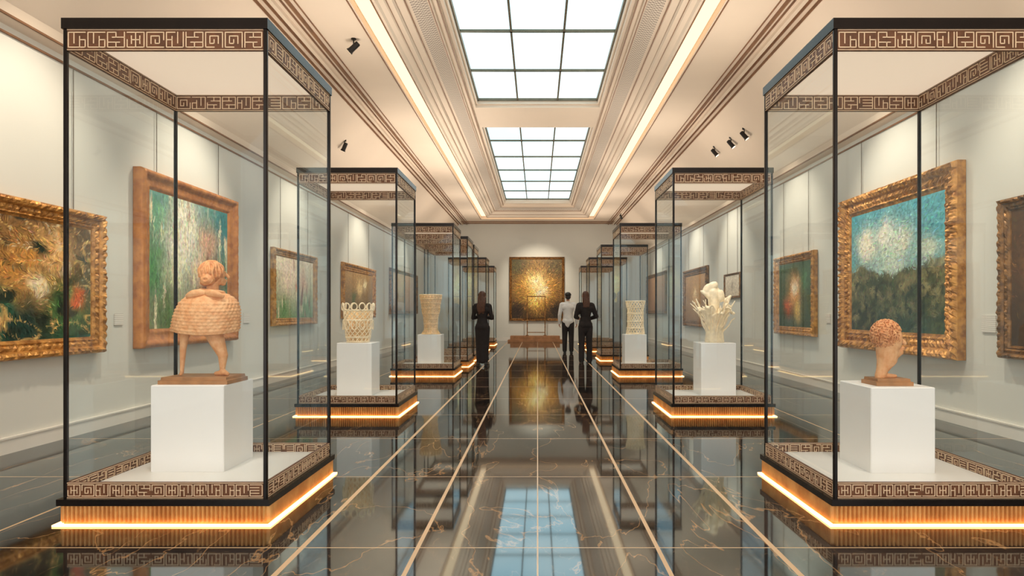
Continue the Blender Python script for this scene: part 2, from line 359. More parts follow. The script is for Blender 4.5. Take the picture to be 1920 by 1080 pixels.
# ------------------------------------------------------------------ DISPLAY CASES
W=1.15; D=1.13
def case_meshes():
    out={}
    hx,hy=W/2,D/2
    def flute_ring(z,k=1.0):
        pts=[]
        per=0.024
        prof=(-0.002,0.015,0.020,0.015)
        def side(p0,p1,nrm):
            L=(Vector(p1)-Vector(p0)).length; n=int(L/per)
            for i in range(n*4):
                t=i/(n*4); q=Vector(p0).lerp(Vector(p1),t); o=prof[i%4]*k
                pts.append((q.x+nrm[0]*o,q.y+nrm[1]*o,z))
        side((-hx,-hy),(hx,-hy),(0,-1)); side((hx,-hy),(hx,hy),(1,0)); side((hx,hy),(-hx,hy),(0,1)); side((-hx,hy),(-hx,-hy),(-1,0))
        return pts
    mb=MB(); mb.loft([flute_ring(ZF+0.018),flute_ring(0.183)],0,False)
    mb.box(-hx+.004,hx-.004,-hy+.004,hy-.004,ZF,0.183)
    out['fluted_base']=mb.mesh('fluted_base',[M['flute']])
    mb=MB(); e=0.036
    for x0,x1,y0,y1 in ((-hx-e,hx+e,-hy-e,-hy-e+0.026),(-hx-e,hx+e,hy+e-0.026,hy+e),(-hx-e,-hx-e+0.026,-hy-e,hy+e),(hx+e-0.026,hx+e,-hy-e,hy+e)):
        mb.box(x0,x1,y0,y1,ZF+0.001,ZF+0.010)
    out['light_strip']=mb.mesh('light_strip',[M['led']])
    def rail(z0,z1,e,t):
        mb=MB()
        mb.box(-hx-e,hx+e,-hy-e,-hy-e+t,z0,z1);mb.box(-hx-e,hx+e,hy+e-t,hy+e,z0,z1)
        mb.box(-hx-e,-hx-e+t,-hy-e+t,hy+e-t,z0,z1);mb.box(hx+e-t,hx+e,-hy-e+t,hy+e-t,z0,z1)
        return mb
    out['bottom_rail']=rail(0.183,0.219,0.022,0.05).mesh('bottom_rail',[M['black']])
    mb=rail(2.865,2.925,0.006,0.05); mb.box(-hx,hx,-hy,hy,2.90,2.92); out['top_cap']=mb.mesh('top_cap',[M['black']])
    mb=MB(); mb.box(-hx+0.03,hx-0.03,-hy+0.03,hy-0.03,0.21,0.245); out['deck']=mb.mesh('deck',[M['deck']])
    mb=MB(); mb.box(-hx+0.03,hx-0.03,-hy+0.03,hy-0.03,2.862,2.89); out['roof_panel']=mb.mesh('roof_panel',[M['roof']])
    mb=MB(); t=0.022
    mb.cbox(0,t,0,t,0.2,2.87,0.004); out['post']=mb.mesh('post',[M['black']])
    def glyph(rnd):
        st=[]
        fr=[((0,0),(0,6)),((0,6),(6,6)),((6,6),(6,0)),((6,0),(0,0))]
        drop=rnd.choice([None,0,1,2,3])
        for i,f in enumerate(fr):
            if i==drop: (a,b)=f; st.append((a,((a[0]+b[0])/2,(a[1]+b[1])/2)))
            else: st.append(f)
        k=rnd.randrange(5)
        if k==0: st+=[((1.5,1.5),(1.5,4.5)),((1.5,4.5),(4.5,4.5)),((4.5,4.5),(4.5,1.5)),((3,1.5),(4.5,1.5)),((3,1.5),(3,3))]
        elif k==1: st+=[((0,2),(4.3,2)),((1.7,4),(6,4)),((3,4),(3,6)),((3,0),(3,2))]
        elif k==2: st+=[((2,0),(2,4.3)),((4,1.7),(4,6)),((2,3),(0,3))]
        elif k==3: st+=[((1.5,3),(4.5,3)),((3,0),(3,6)),((1.5,1.5),(1.5,4.5)),((4.5,1.5),(4.5,4.5))]
        else: st+=[((0,1.5),(4.4,1.5)),((0,3),(4.4,3)),((0,4.5),(4.4,4.5))]
        return st
    def frieze(z0,z1):
        mb=MB(); h=z1-z0; i0=0.022
        for nrm,span in (((0,-1),W),((1,0),D),((0,1),W),((-1,0),D)):
            half=span/2; off=(hy if nrm[0]==0 else hx)
            ou,inn=off-0.004,off-0.022
            def P(u,n,z):
                if nrm[0]==0: return (u,nrm[1]*n,z)
                return (nrm[0]*n,u,z)
            def bx(u0,u1,n0,n1,za,zb,mi):
                a=P(u0,n0,za); b=P(u1,n1,zb)
                mb.box(min(a[0],b[0]),max(a[0],b[0]),min(a[1],b[1]),max(a[1],b[1]),za,zb,mi)
            bx(-half+i0,half-i0,inn,ou,z0,z1,0)
            nG=int((span-2*i0)/(h*0.86)); cw=(span-2*i0)/nG; rnd=random.Random(int(z0*1000)+int(nrm[0]*7+nrm[1]*3))
            for face in ((ou,ou+0.002),(inn-0.002,inn)):
                for rz in (z0+0.002,z1-0.005): bx(-half+i0,half-i0,face[0],face[1],rz,rz+0.003,1)
                for g in range(nG):
                    u0=-half+i0+g*cw; m=0.15; sw=0.022*h
                    fx=rnd.random()<0.5
                    for (a,b) in glyph(rnd):
                        xa,xb=a[0]/6,b[0]/6
                        if fx: xa,xb=1-xa,1-xb
                        ua=u0+cw*(0.07+0.86*xa); ub=u0+cw*(0.07+0.86*xb)
                        za=z0+h*(m+(1-2*m)*a[1]/6); zb=z0+h*(m+(1-2*m)*b[1]/6)
                        if ua>ub: ua,ub=ub,ua
                        if za>zb: za,zb=zb,za
                        bx(ua-sw,ub+sw,face[0],face[1],za-sw,zb+sw,1)
        return mb
    out['bottom_frieze']=frieze(0.219,0.309).mesh('bottom_frieze',[M['friezebg'],M['friezefg']])
    out['top_frieze']=frieze(2.745,2.865).mesh('top_frieze',[M['friezebg'],M['friezefg']])
    g=[]
    for nrm in ((0,-1),(0,1),(-1,0),(1,0)):
        mb=MB(); q=0.022
        if nrm[0]==0:
            y=nrm[1]*(hy-0.013); mb.add([(-hx+q,y,0.309),(hx-q,y,0.309),(hx-q,y,2.745),(-hx+q,y,2.745)],[(0,1,2,3)])
        else:
            x=nrm[0]*(hx-0.013); mb.add([(x,-hy+q,0.309),(x,hy-q,0.309),(x,hy-q,2.745),(x,-hy+q,2.745)],[(0,1,2,3)])
        g.append(mb.mesh('glass_panel',[M['glass']]))
    return out,g
CM,CG=case_meshes()
def add_ceiling_fill(x,y):  # area light added on top of each case to brighten the ceiling
    l=bpy.data.lights.new('ceiling_fill_light','AREA'); l.shape='RECTANGLE'; l.size=0.9; l.size_y=0.9; l.energy=30; l.color=(1,.87,.73)
    o=bpy.data.objects.new('ceiling_fill_light',l); COL.objects.link(o); o.location=(x,y,2.93); o.rotation_euler=(math.pi,0,0)
def case(x,yf,label,far=False):
    r=empty('display_case',(x,yf+D/2,0),label=label,category='display case',group='tall glass display cases lining the aisle')
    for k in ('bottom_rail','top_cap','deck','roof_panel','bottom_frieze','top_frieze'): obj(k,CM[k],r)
    b=obj('fluted_base',CM['fluted_base'],r); b['label']='fluted bronze glowing base'
    obj('light_strip',CM['light_strip'],b)
    t=0.022
    for px,py in ((-W/2,-D/2),(W/2-t,-D/2),(-W/2,D/2-t),(W/2-t,D/2-t)): obj('post',CM['post'],r,(px,py,0))
    idx=[0,1,2,3]
    if far: idx=[0,3 if x<0 else 2]
    for i in idx: obj('glass_panel',CG[i],r)
    add_ceiling_fill(x,yf+D/2)
    return r
lab='tall glass case with black posts, bronze friezes'
case(-2.10,3.65,lab+', holding caped figure'); case(2.245,3.65,lab+', holding curly head')
case(-2.185,7.43,lab+', holding filigree basket'); case(2.125,7.43,lab+', holding floral sculpture')
case(-2.14,12.05,lab+', holding woven goblet'); case(2.105,12.05,lab+', holding lattice cylinder')
case(-2.10,14.15,lab+', empty',True)
for y in (15.9,19.6,23.2):
    case(-2.13,y,lab+', empty',True); case(2.13,y,lab+', empty',True)

# ------------------------------------------------------------------ PEDESTALS
def pedestal(x0,x1,y0,y1,z1,label,zd=0.2455):
    mb=MB(); w=(x1-x0)/2; d=(y1-y0)/2
    mb.cbox(-w,w,-d,d,0,z1-zd,0.005)
    o=obj('pedestal',mb.mesh('pedestal',[M['ped']]),None,((x0+x1)/2,(y0+y1)/2,zd),label=label,category='pedestal',group='white plinths inside display cases')
    return ((x0+x1)/2,(y0+y1)/2,z1+0.0005)
p1=pedestal(-2.48,-2.01,4.15,4.58,0.80,'white block pedestal under caped figure sculpture')
p2=pedestal(2.12,2.53,4.12,4.55,0.79,'white block pedestal under curly head sculpture')
p3=pedestal(-2.46,-2.03,7.93,8.33,0.89,'white block pedestal under filigree basket')
p4=pedestal(2.0,2.43,7.93,8.33,0.89,'white block pedestal under floral sculpture')
p5=pedestal(-2.29,-1.84,12.35,12.75,0.84,'white block pedestal under woven goblet')
p6=pedestal(1.66,2.08,12.35,12.75,0.84,'white block pedestal under lattice cylinder')

# ------------------------------------------------------------------ SCULPTURES
def slab(w,d,h,parent,name='plinth'):
    mb=MB()
    def rg(i,z): return [(-w/2+i,-d/2+i,z),(w/2-i,-d/2+i,z),(w/2-i,d/2-i,z),(-w/2+i,d/2-i,z)]
    mb.loft([rg(0,0),rg(0,h*0.55),rg(0.012,h*0.62),rg(0.014,h)],0,True)
    return obj(name,mb.mesh(name,[M['slab']]),parent)
# caped figure
s=empty('caped_figure_sculpture',(p1[0]+0.01,p1[1]-0.02,p1[2]),label='peach carved figure in knitted cape on slim legs',category='sculpture')
slab(0.45,0.3,0.045,s)
mb=MB()
mb.capsule((-0.118,0,0.38),0.034,(-0.142,0,0.23),0.022); mb.capsule((-0.142,0,0.23),0.022,(-0.150,0,0.07),0.012); mb.capsule((-0.150,0,0.065),0.013,(-0.142,-0.03,0.055),0.011)
mb.capsule((0.04,0,0.38),0.058,(0.085,0,0.275),0.050); mb.capsule((0.085,0,0.275),0.050,(0.125,0,0.18),0.032); mb.capsule((0.125,0,0.18),0.032,(0.122,0,0.08),0.016)
mb.capsule((0.122,0,0.07),0.022,(0.165,-0.02,0.057),0.013); mb.capsule((0.122,0,0.062),0.019,(0.08,0,0.058),0.014)
mb.capsule((0.03,0,0.41),0.06,(-0.08,0,0.42),0.04)
mb.capsule((0.03,0,0.44),0.10,(0.05,0,0.52),0.08,0.8)
mb.capsule((0.05,0,0.55),0.042,(0.06,0,0.67),0.036)
mb.ell((0.066,0.012,0.724),(0.062,0.062,0.080)); mb.ell((0.090,0.026,0.685),(0.036,0.036,0.036))
mb.capsule((0.118,0.050,0.728),0.010,(0.134,0.058,0.706),0.011); mb.ell((0.118,0.048,0.684),(0.012,0.016,0.006)); mb.ell((0.115,0.046,0.673),(0.012,0.015,0.007)); mb.ell((0.108,0.040,0.660),(0.016,0.018,0.013))
mb.ell((0.122,0.030,0.738),(0.010,0.014,0.006)); mb.ell((0.092,-0.045,0.715),(0.016,0.010,0.022))
blob('figure_body',mb,0.0045,[M['terra']],s,sm=1)
def cape():
    mb=MB(); rows=[];n=120
    prof=[(0.0,0.202,0.328),(0.04,0.212,0.331),(0.10,0.217,0.350),(0.34,0.214,0.420),(0.54,0.205,0.480),(0.69,0.186,0.530),(0.80,0.156,0.564),(0.90,0.112,0.589),(1,0.060,0.604)]
    K=84; RW=14
    for k in range(K+1):
        t=k/K
        for a,b in zip(prof[:-1],prof[1:]):
            if a[0]<=t<=b[0]+1e-9:
                f=(t-a[0])/(b[0]-a[0]); r=a[1]+(b[1]-a[1])*f; z=a[2]+(b[2]-a[2])*f; break
        cx=0.008+0.037*t
        ring=[]
        rid=int(t*RW)
        for i in range(n):
            th=2*math.pi*i/n
            bmp=abs(math.sin(math.pi*t*RW))
            rr=r+0.003*bmp+0.005*math.sin(th*36+(rid%2)*math.pi)*bmp
            rr+=0.005*math.sin(th*9+2)*(1-t)
            zz=z+0.012*math.sin(th*2+1)*(1-t)
            ring.append((cx+rr*math.cos(th),rr*0.72*math.sin(th),zz))
        rows.append(ring)
    mb.loft(rows,0,True); return mb
obj('knitted_cape',cape().mesh('cape',[M['terra']],True),s)
mb=MB()
def lapel(x0,x1):
    pts=[(x0+(x1-x0)*t,-0.085-0.02*math.sin(math.pi*t),0.600-0.030*t+0.006*math.sin(math.pi*t)) for t in [i/8 for i in range(9)]]
    mb.tube(pts,[0.012+0.014*math.sin(math.pi*(0.15+0.8*i/8)) for i in range(9)],8,0,0.6)
lapel(0.05,-0.075); lapel(0.05,0.175)
pts=[(0.052+0.072*math.cos(a),0.06*math.sin(a),0.606+0.008*math.cos(a*1.0+2.6)) for a in [2*math.pi*i/32 for i in range(32)]]
mb.tube(pts,0.014,8,0,1,True)
blob('collar',mb,0.005,[M['terra']],s)
mb=MB()
mb.ell((0.050,-0.006,0.732),(0.075,0.075,0.078))
for i in range(13):
    a=-1.75+3.5*i/12
    pts=[(0.052+0.077*math.sin(a)*math.sin(t)+0.004*math.sin(t*6+i*1.7),-0.005-0.078*math.sin(t)*math.cos(a),0.732+0.080*math.cos(t)) for t in [0.15+1.85*j/11 for j in range(12)]]
    mb.tube(pts,0.0075,7)
mb.ell((0.055,-0.062,0.680),(0.048,0.034,0.036)); mb.ell((0.03,-0.045,0.662),(0.036,0.026,0.020))
for k in range(3):
    pts=[(0.058+(0.038-0.010*k)*math.cos(a),-0.084-0.006*k,0.682+(0.030-0.008*k)*math.sin(a)) for a in [2*math.pi*i/16 for i in range(16)]]
    mb.tube(pts,0.0065,6,0,1,True)
blob('wavy_hair',mb,0.0030,[M['terra_dk']],s,sm=1)
# curly head
s=empty('curly_head_sculpture',(p2[0]-0.01,p2[1]-0.04,p2[2]),label='peach carved head with curly hair on tapering neck',category='sculpture')
slab(0.24,0.2,0.045,s)
mb=MB()
mb.capsule((-0.045,0,0.055),0.034,(-0.03,0,0.10),0.036); mb.capsule((-0.03,0,0.10),0.038,(0.0,0,0.17),0.064); mb.capsule((0,0,0.17),0.063,(0.005,0,0.26),0.074)
mb.capsule((-0.04,0,0.058),0.022,(0.05,-0.01,0.056),0.012)
mb.ell((0.01,0.0,0.30),(0.084,0.088,0.11)); mb.capsule((0.03,-0.01,0.20),0.048,(0.080,-0.01,0.212),0.022)
mb.capsule((0.088,-0.01,0.30),0.012,(0.112,-0.01,0.272),0.013); mb.ell((0.097,-0.01,0.245),(0.012,0.022,0.008)); mb.ell((0.093,-0.01,0.232),(0.012,0.02,0.007))
blob('carved_head',mb,0.005,[M['terra']],s)
mb=MB(); mb.ell((-0.012,0.0,0.330),(0.082,0.090,0.092))
rq=random.Random(5)
for i in range(190):
    z=1-2*(i+0.5)/190
    if z<-0.75: continue
    a=i*2.39996; q=math.sqrt(1-z*z); d=Vector((q*math.cos(a),q*math.sin(a),z))
    if d.x>0.55 and d.z<0.25: continue
    c=Vector((-0.008+d.x*0.091,d.y*0.096,0.327+d.z*0.101)); t1=d.orthogonal().normalized(); t2=d.cross(t1); ph=rq.random()*6
    pts=[tuple(c+t1*0.0105*math.cos(ph+u)+t2*0.0105*math.sin(ph+u)+d*0.004*math.sin(u*2)) for u in [2*math.pi*k/7*0.9 for k in range(7)]]
    mb.tube(pts,0.0048,5)
blob('curly_hair',mb,0.0028,[M['terra_dk']],s,sm=0)

def lattice(prof,n,turns,r,rims,mat,ysc=1.0,wob=0.0):
    mb=MB(); H=prof[-1][1]
    def rad(z):
        for (r0,z0),(r1,z1) in zip(prof[:-1],prof[1:]):
            if z0<=z<=z1:
                f=(z-z0)/(z1-z0); f=f*f*(3-2*f); return r0+(r1-r0)*f
        return prof[-1][0]
    for sg in (-1,1):
        for k in range(n):
            pts=[]
            for j in range(26):
                t=j/25; z=0.006+(H-0.006)*t; a=2*math.pi*k/n+sg*turns*2*math.pi*t; R_=rad(z)+0.004*sg+wob*math.sin(z*60+a*3)
                pts.append((R_*math.cos(a),R_*math.sin(a)*ysc,z))
            mb.tube(pts,r,5)
    for z in rims:
        pts=[(rad(z)*1.03*math.cos(a),rad(z)*1.03*math.sin(a)*ysc,z) for a in [2*math.pi*i/40 for i in range(40)]]
        mb.tube(pts,r*1.6,6,0,1,True)
    return mb,rad
s=empty('filigree_basket_sculpture',(p3[0],p3[1]-0.02,p3[2]),label='ivory filigree basket with looping scalloped rim',category='sculpture')
mb,rad=lattice([(0.13,0),(0.15,0.10),(0.165,0.25),(0.175,0.40)],16,0.35,0.006,[0.012,0.07,0.28,0.40],M['ivory'])
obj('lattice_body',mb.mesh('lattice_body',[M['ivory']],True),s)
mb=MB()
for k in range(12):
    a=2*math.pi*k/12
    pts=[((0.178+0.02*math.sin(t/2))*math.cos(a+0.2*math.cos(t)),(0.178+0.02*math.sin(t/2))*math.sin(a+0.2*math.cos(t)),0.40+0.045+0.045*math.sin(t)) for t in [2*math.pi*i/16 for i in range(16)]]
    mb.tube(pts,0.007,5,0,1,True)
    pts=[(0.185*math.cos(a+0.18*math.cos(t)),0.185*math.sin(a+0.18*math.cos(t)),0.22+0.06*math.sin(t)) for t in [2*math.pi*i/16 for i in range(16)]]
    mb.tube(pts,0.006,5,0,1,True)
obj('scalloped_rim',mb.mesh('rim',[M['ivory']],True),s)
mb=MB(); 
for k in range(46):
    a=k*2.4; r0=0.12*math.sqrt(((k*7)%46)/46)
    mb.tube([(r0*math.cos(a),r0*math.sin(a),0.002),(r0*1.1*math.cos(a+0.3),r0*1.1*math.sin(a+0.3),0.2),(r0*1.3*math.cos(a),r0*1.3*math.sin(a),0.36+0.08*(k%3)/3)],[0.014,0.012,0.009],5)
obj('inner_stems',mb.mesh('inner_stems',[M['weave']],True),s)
# floral sculpture
s=empty('floral_coral_sculpture',(p4[0],p4[1]-0.02,p4[2]),label='ivory sculpture of curling petals and coral fronds',category='sculpture')
def petal(mb,az,lean,length,width,base,curl=0.6,twist=0.0):
    rows=[]; K=12; n=7
    for k in range(K+1):
        t=k/K; out=base+lean*length*(t**1.5)+0.0; z=0.012+length*math.sin(t*math.pi/2*(1.0))*(1-curl*0.25*t*t*t)
        w=width*math.sin(math.pi*min(1,0.08+0.9*t))**0.8
        row=[]
        for i in range(n):
            u=(i/(n-1)-0.5)*2
            ruff=0.012*math.sin(t*14+u*3+az*3)*t
            r_=out-0.35*w*(u*u)*0.5+ruff; a=az+twist*t
            row.append((r_*math.cos(a)-u*w*math.sin(a),r_*math.sin(a)+u*w*math.cos(a),z+ruff))
        rows.append(row)
    n0=len(rows[0]); vs=[p for r in rows for p in r]
    fs=[(k*n0+i,k*n0+i+1,(k+1)*n0+i+1,(k+1)*n0+i) for k in range(K) for i in range(n0-1)]
    mb.add(vs,fs)
rr=random.Random(11)
mb=MB()
for k in range(14): petal(mb,k*0.449,0.22+0.14*rr.random(),0.36+0.16*rr.random(),0.060+0.015*rr.random(),0.09,0.9,0.5*(rr.random()-0.5))
for k in range(12): petal(mb,k*0.52+0.3,0.16,0.34+0.14*rr.random(),0.05,0.07,0.5,0.4)
o=obj('petals',mb.mesh('petals',[M['ivory']],True),s); sd=o.modifiers.new('s','SOLIDIFY'); sd.thickness=0.006
mb=MB()
for k in range(46):
    a=rr.random()*6.28; L=0.28+0.28*rr.random(); r0=0.05+0.06*rr.random(); le=0.08+0.14*rr.random()
    pts=[(( r0+le*t*t+0.012*math.sin(t*12+k))*math.cos(a+0.4*t),(r0+le*t*t+0.012*math.sin(t*12+k))*math.sin(a+0.4*t),0.016+L*t) for t in [j/9 for j in range(10)]]
    mb.tube(pts,[0.013-0.007*j/9 for j in range(10)],5)
mb.tube([(0,0,0.001),(0,0,0.2),(0,0,0.42)],[0.12,0.10,0.06],14)
obj('coral_fronds',mb.mesh('coral_fronds',[M['ivory']],True),s)
mb=MB()
for k,(ax,ay,az_) in enumerate(((-0.05,0,0.58),(0.02,0.02,0.64),(0.07,-0.01,0.58),(-0.09,0.01,0.66),(-0.03,0,0.70))):
    mb.ell((ax,ay,az_),(0.055,0.035,0.085),10,7,Matrix.Rotation(0.5*(k-2),3,'Y'))
mb.capsule((0,0,0.40),0.06,(-0.02,0,0.62),0.06); mb.capsule((0.06,0,0.58),0.03,(0.15,0,0.52),0.018); mb.capsule((0.15,0,0.52),0.04,(0.20,0,0.58),0.016)
mb.capsule((0.14,0,0.46),0.04,(0.2,0.0,0.44),0.02); mb.capsule((-0.1,0,0.60),0.03,(-0.17,0,0.64),0.014)
blob('crowning_bloom',mb,0.008,[M['ivory']],s)
s=empty('woven_goblet_sculpture',(p5[0],p5[1]-0.02,p5[2]),label='pale gold woven goblet with flared rim',category='sculpture')
mb,rad=lattice([(0.17,0),(0.12,0.10),(0.13,0.28),(0.17,0.5),(0.205,0.76)],22,0.5,0.008,[0.014,0.1,0.2,0.3,0.4,0.5,0.6,0.68,0.755],M['weave'])
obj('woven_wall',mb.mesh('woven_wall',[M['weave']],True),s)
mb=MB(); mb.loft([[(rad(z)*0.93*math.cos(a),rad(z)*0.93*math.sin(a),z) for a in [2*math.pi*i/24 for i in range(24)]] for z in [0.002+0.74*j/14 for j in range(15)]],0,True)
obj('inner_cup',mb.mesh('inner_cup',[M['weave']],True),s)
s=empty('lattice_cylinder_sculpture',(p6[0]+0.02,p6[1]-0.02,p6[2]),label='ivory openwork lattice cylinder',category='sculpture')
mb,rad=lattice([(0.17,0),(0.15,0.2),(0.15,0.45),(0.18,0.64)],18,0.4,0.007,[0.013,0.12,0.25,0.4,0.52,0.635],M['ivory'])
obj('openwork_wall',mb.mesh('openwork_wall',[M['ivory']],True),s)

# ------------------------------------------------------------------ PAINTINGS
def frame_mesh(w,h,fw,dp,mat,orn):
    mb=MB(); prof=[(0,0),(0,.65),(.08,.92),(.2,1),(.34,.86),(.42,.62),(.6,.66),(.72,.52),(.8,.6),(.88,.42),(1,.36)]
    nx=max(8,int(w/0.025)); nz=max(8,int(h/0.025))
    rings=[]
    for pi,(t,y) in enumerate(prof):
        hw=w/2-t*fw; hh=h/2-t*fw; ring=[]
        cs=[((-hw,-hh),(hw,-hh),nx),((hw,-hh),(hw,hh),nz),((hw,hh),(-hw,hh),nx),((-hw,hh),(-hw,-hh),nz)]
        for (a,b,n) in cs:
            for i in range(n):
                u=i/n; x=a[0]+(b[0]-a[0])*u; z=a[1]+(b[1]-a[1])*u
                amp=orn*(0.16 if pi in(2,3,6) else 0.07 if pi in (4,7,8) else 0)
                v=math.sin(i*1.9+pi)*0.6+ (noise.noise((x*17,z*17,pi*1.3)))*1.2
                ring.append((x,-dp*(y+amp*v),z))
        rings.append(ring)
    mb.loft(rings,0,False)
    return mb.mesh('picture_frame',[mat],orn<0.3)
def mixc(a,b,k):
    k=max(0,min(1,k)); return [a[i]+(b[i]-a[i])*k for i in range(3)]
def fn_land(u,v,c):
    hz=.50+.10*noise.noise((u*3,1.3,0))+.05*noise.noise((u*11,2.3,0))+.06*u-.02
    if v<hz:
        n1=noise.noise((u*9,v*9,4)); n2=noise.noise((u*24,v*24,7))
        b=mixc(lin((64,74,44)),lin((146,136,92)),.55+n1*1.4-max(0,(.3-v))*1.4)
        b=mixc(b,lin((26,38,28)),.38-n2*1.2-.5*(v/hz)+.22)
        b=mixc(b,lin((64,104,92)),(.35-v)*1.1 if u>.3 else 0)
        k=min(1,(hz-v)/.03); return mixc(c,b,k)
    return c
def fn_wood(u,v,c):
    s1=noise.noise((u*16+.8*math.sin(v*5),v*2.2,3))
    if .42<u+.2*(v-.5)<.92: c=mixc(c,lin((140,76,52)),(s1-.16)*4*.8)
    s2=noise.noise((u*22,v*3.5,9))
    return mixc(c,lin((238,226,190)),(s2-.26)*3)
def fn_tangle(u,v,c):
    a=noise.noise((u*4,v*4,1)); b=noise.noise((u*6+a,v*6-a,5))
    c=mixc(c,lin((240,196,116)),(1-abs(b)/.05)*.85)
    d=noise.noise((u*8-a,v*5+a,8))
    c=mixc(c,lin((232,220,180)),(1-abs(d)/.025)*.7 if v>.3 else 0)
    return mixc(c,lin((22,40,26)),(noise.noise((u*7,v*7,12))-.15)*3)
def canvas_mesh(w,h,y,top,bot,blobs,N,style,seed,jit=.4,fn=None):
    rnd=random.Random(seed)
    T=lin(top);B=lin(bot); bl=[(u,v,r,lin(c)) for u,v,r,c in blobs]
    asp=w/h
    def fcol(u,v):
        c=[B[i]+(T[i]-B[i])*v for i in range(3)]
        nv=noise.noise((u*6*asp,v*6,seed))*0.07; nv2=noise.noise((u*6*asp+9,v*6,seed))*0.07
        for (bu,bv,r,bc) in bl:
            d=(((u+nv-bu)*asp)**2+(v+nv2-bv)**2)/(r*r); k=math.exp(-d*1.3)
            c=[c[i]+(bc[i]-c[i])*min(1,k*1.25) for i in range(3)]
        return fn(u,v,c) if fn else c
    vs=[];fs=[];cols=[]
    g=80 if fn else 36
    for j in range(g):
        for i in range(g):
            o=len(vs)
            for (a,b) in ((0,0),(1,0),(1,1),(0,1)):
                u=(i+a)/g; v=(j+b)/g; vs.append((w*(u-.5),-y,h*(v-.5))); cols.append(fcol(u,v)+[1])
            fs.append((o,o+1,o+2,o+3))
    for k in range(N):
        u=rnd.uniform(.02,.98); v=rnd.uniform(.02,.98); q=.012 if fn else .03
        c=fcol(u+rnd.gauss(0,q),v+rnd.gauss(0,q)); j=math.exp(rnd.gauss(0,jit))
        c=[min(1,x*j*math.exp(rnd.gauss(0,.12))) for x in c]
        if style=='swirl': a=noise.noise((u*3,v*3,seed))*6
        elif style=='vert': a=math.pi/2+rnd.gauss(0,.3)
        elif style=='horz': a=rnd.gauss(0.3,.5) if v>.55 else rnd.gauss(1.0,1.0)
        elif style=='burst': a=math.atan2(v-.45,(u-.5)*asp)+rnd.gauss(0,.35)
        else: a=rnd.uniform(0,3.14)
        L=rnd.uniform(.010,.035)*h; Wd=rnd.uniform(.002,.007)*h
        x=w*(u-.5); z=h*(v-.5); dx,dz=math.cos(a),math.sin(a); yy=-y-0.0008-0.003*k/N
        o=len(vs); cu=rnd.gauss(0,.3)*L
        P=[]
        for (s_,t_) in ((-1,-.4),(0,-1),(1,-.3),(1,.3),(0,1),(-1,.4)):
            bend=cu*(1-abs(s_))
            px=x+dx*L*s_-dz*(Wd*t_+bend); pz=z+dz*L*s_+dx*(Wd*t_+bend)
            P.append((max(-w/2,min(w/2,px)),yy,max(-h/2,min(h/2,pz))))
        vs+=P; fs.append(tuple(range(o,o+6))); cols+= [c+[1]]*6
    me=bpy.data.meshes.new('canvas'); me.from_pydata(vs,[],fs); me.materials.append(M['canvas'])
    ca=me.color_attributes.new('Col','FLOAT_COLOR','CORNER')
    idx=[0]*len(me.loops); me.loops.foreach_get('vertex_index',idx)
    flat=[]
    for i in idx: flat+=cols[i]
    ca.data.foreach_set('color',flat)
    return me
def painting(side,a0,a1,z0,z1,fw,dp,mat,orn,top,bot,blobs,N,style,seed,label,wires=True,jit=.4,fn=None):
    w=a1-a0; h=z1-z0; c=(a0+a1)/2
    if side=='L': loc=(-XW+0.004,c,z0); rot=(0,0,math.pi/2)
    elif side=='R': loc=(XW-0.004,c,z0); rot=(0,0,-math.pi/2)
    else: loc=(c,YB-0.004,z0); rot=(0,0,0)
    r=empty('framed_painting',loc,rot,label=label,category='painting')
    obj('picture_frame',frame_mesh(w,h,fw,dp,mat,orn),r,(0,0,h/2))
    obj('canvas',canvas_mesh(w-2*fw+0.01,h-2*fw+0.01,dp*0.38,top,bot,blobs,N,style,seed,jit,fn),r,(0,0,h/2))
    if wires:
        for x in (-w*0.32,w*0.32):
            mb=MB(); mb.tube([(x,-0.02,h-0.03),(x,-0.02,3.62-z0)],0.005,6); obj('hanging_wire',mb.mesh('hanging_wire',[M['wire']]),r)
    return r
painting('L',4.55,6.62,0.86,2.25,0.17,0.11,M['gold'],1,(110,78,44),(28,78,56),[(.5,.55,.33,(204,142,66)),(.75,.75,.22,(220,172,108)),(.35,.8,.15,(140,100,50)),(.82,.3,.2,(80,136,68)),(.4,.22,.2,(36,104,76)),(.9,.35,.1,(210,98,48)),(.5,.08,.25,(18,54,46)),(.6,.45,.10,(240,222,180)),(.82,.62,.06,(248,232,200))],2600,'swirl',1,'abstract painting of gold and green tangle in ornate gold frame',jit=.3,fn=fn_tangle)
painting('L',7.2,9.5,0.86,2.89,0.22,0.13,M['gold_o'],.25,(90,146,138),(140,140,96),[(.06,.45,.2,(70,142,72)),(.1,.8,.15,(100,170,130)),(.95,.85,.22,(44,124,126)),(.95,.4,.15,(60,96,64)),(.68,.3,.24,(174,126,90)),(.2,.1,.2,(96,124,70)),(.45,.18,.1,(226,196,148)),(.70,.68,.16,(214,172,140)),(.62,.48,.13,(228,188,154)),(.30,.40,.12,(206,216,170)),(.36,.62,.26,(246,240,216)),(.42,.86,.18,(248,242,218))],3000,'vert',2,'woodland painting in cream and green in orange-gold frame',jit=.16,fn=fn_wood)
painting('L',10.9,13.0,1.03,2.37,0.14,0.09,M['gold'],.6,(240,224,200),(120,154,100),[(.3,.7,.35,(244,224,206)),(.7,.6,.25,(230,190,160)),(.2,.15,.2,(90,144,86)),(.8,.15,.2,(120,154,94)),(.55,.5,.08,(200,134,100))],1200,'vert',3,'pale landscape painting with slim trees in gold frame',jit=.15,fn=fn_wood)
painting('L',14.8,17.7,1.12,2.42,0.2,0.09,M['gold'],.8,(180,138,84),(116,92,60),[(.5,.6,.25,(232,200,142)),(.3,.3,.2,(92,104,66)),(.7,.7,.15,(246,228,182))],900,'swirl',4,'golden brown painting in heavy gold frame')
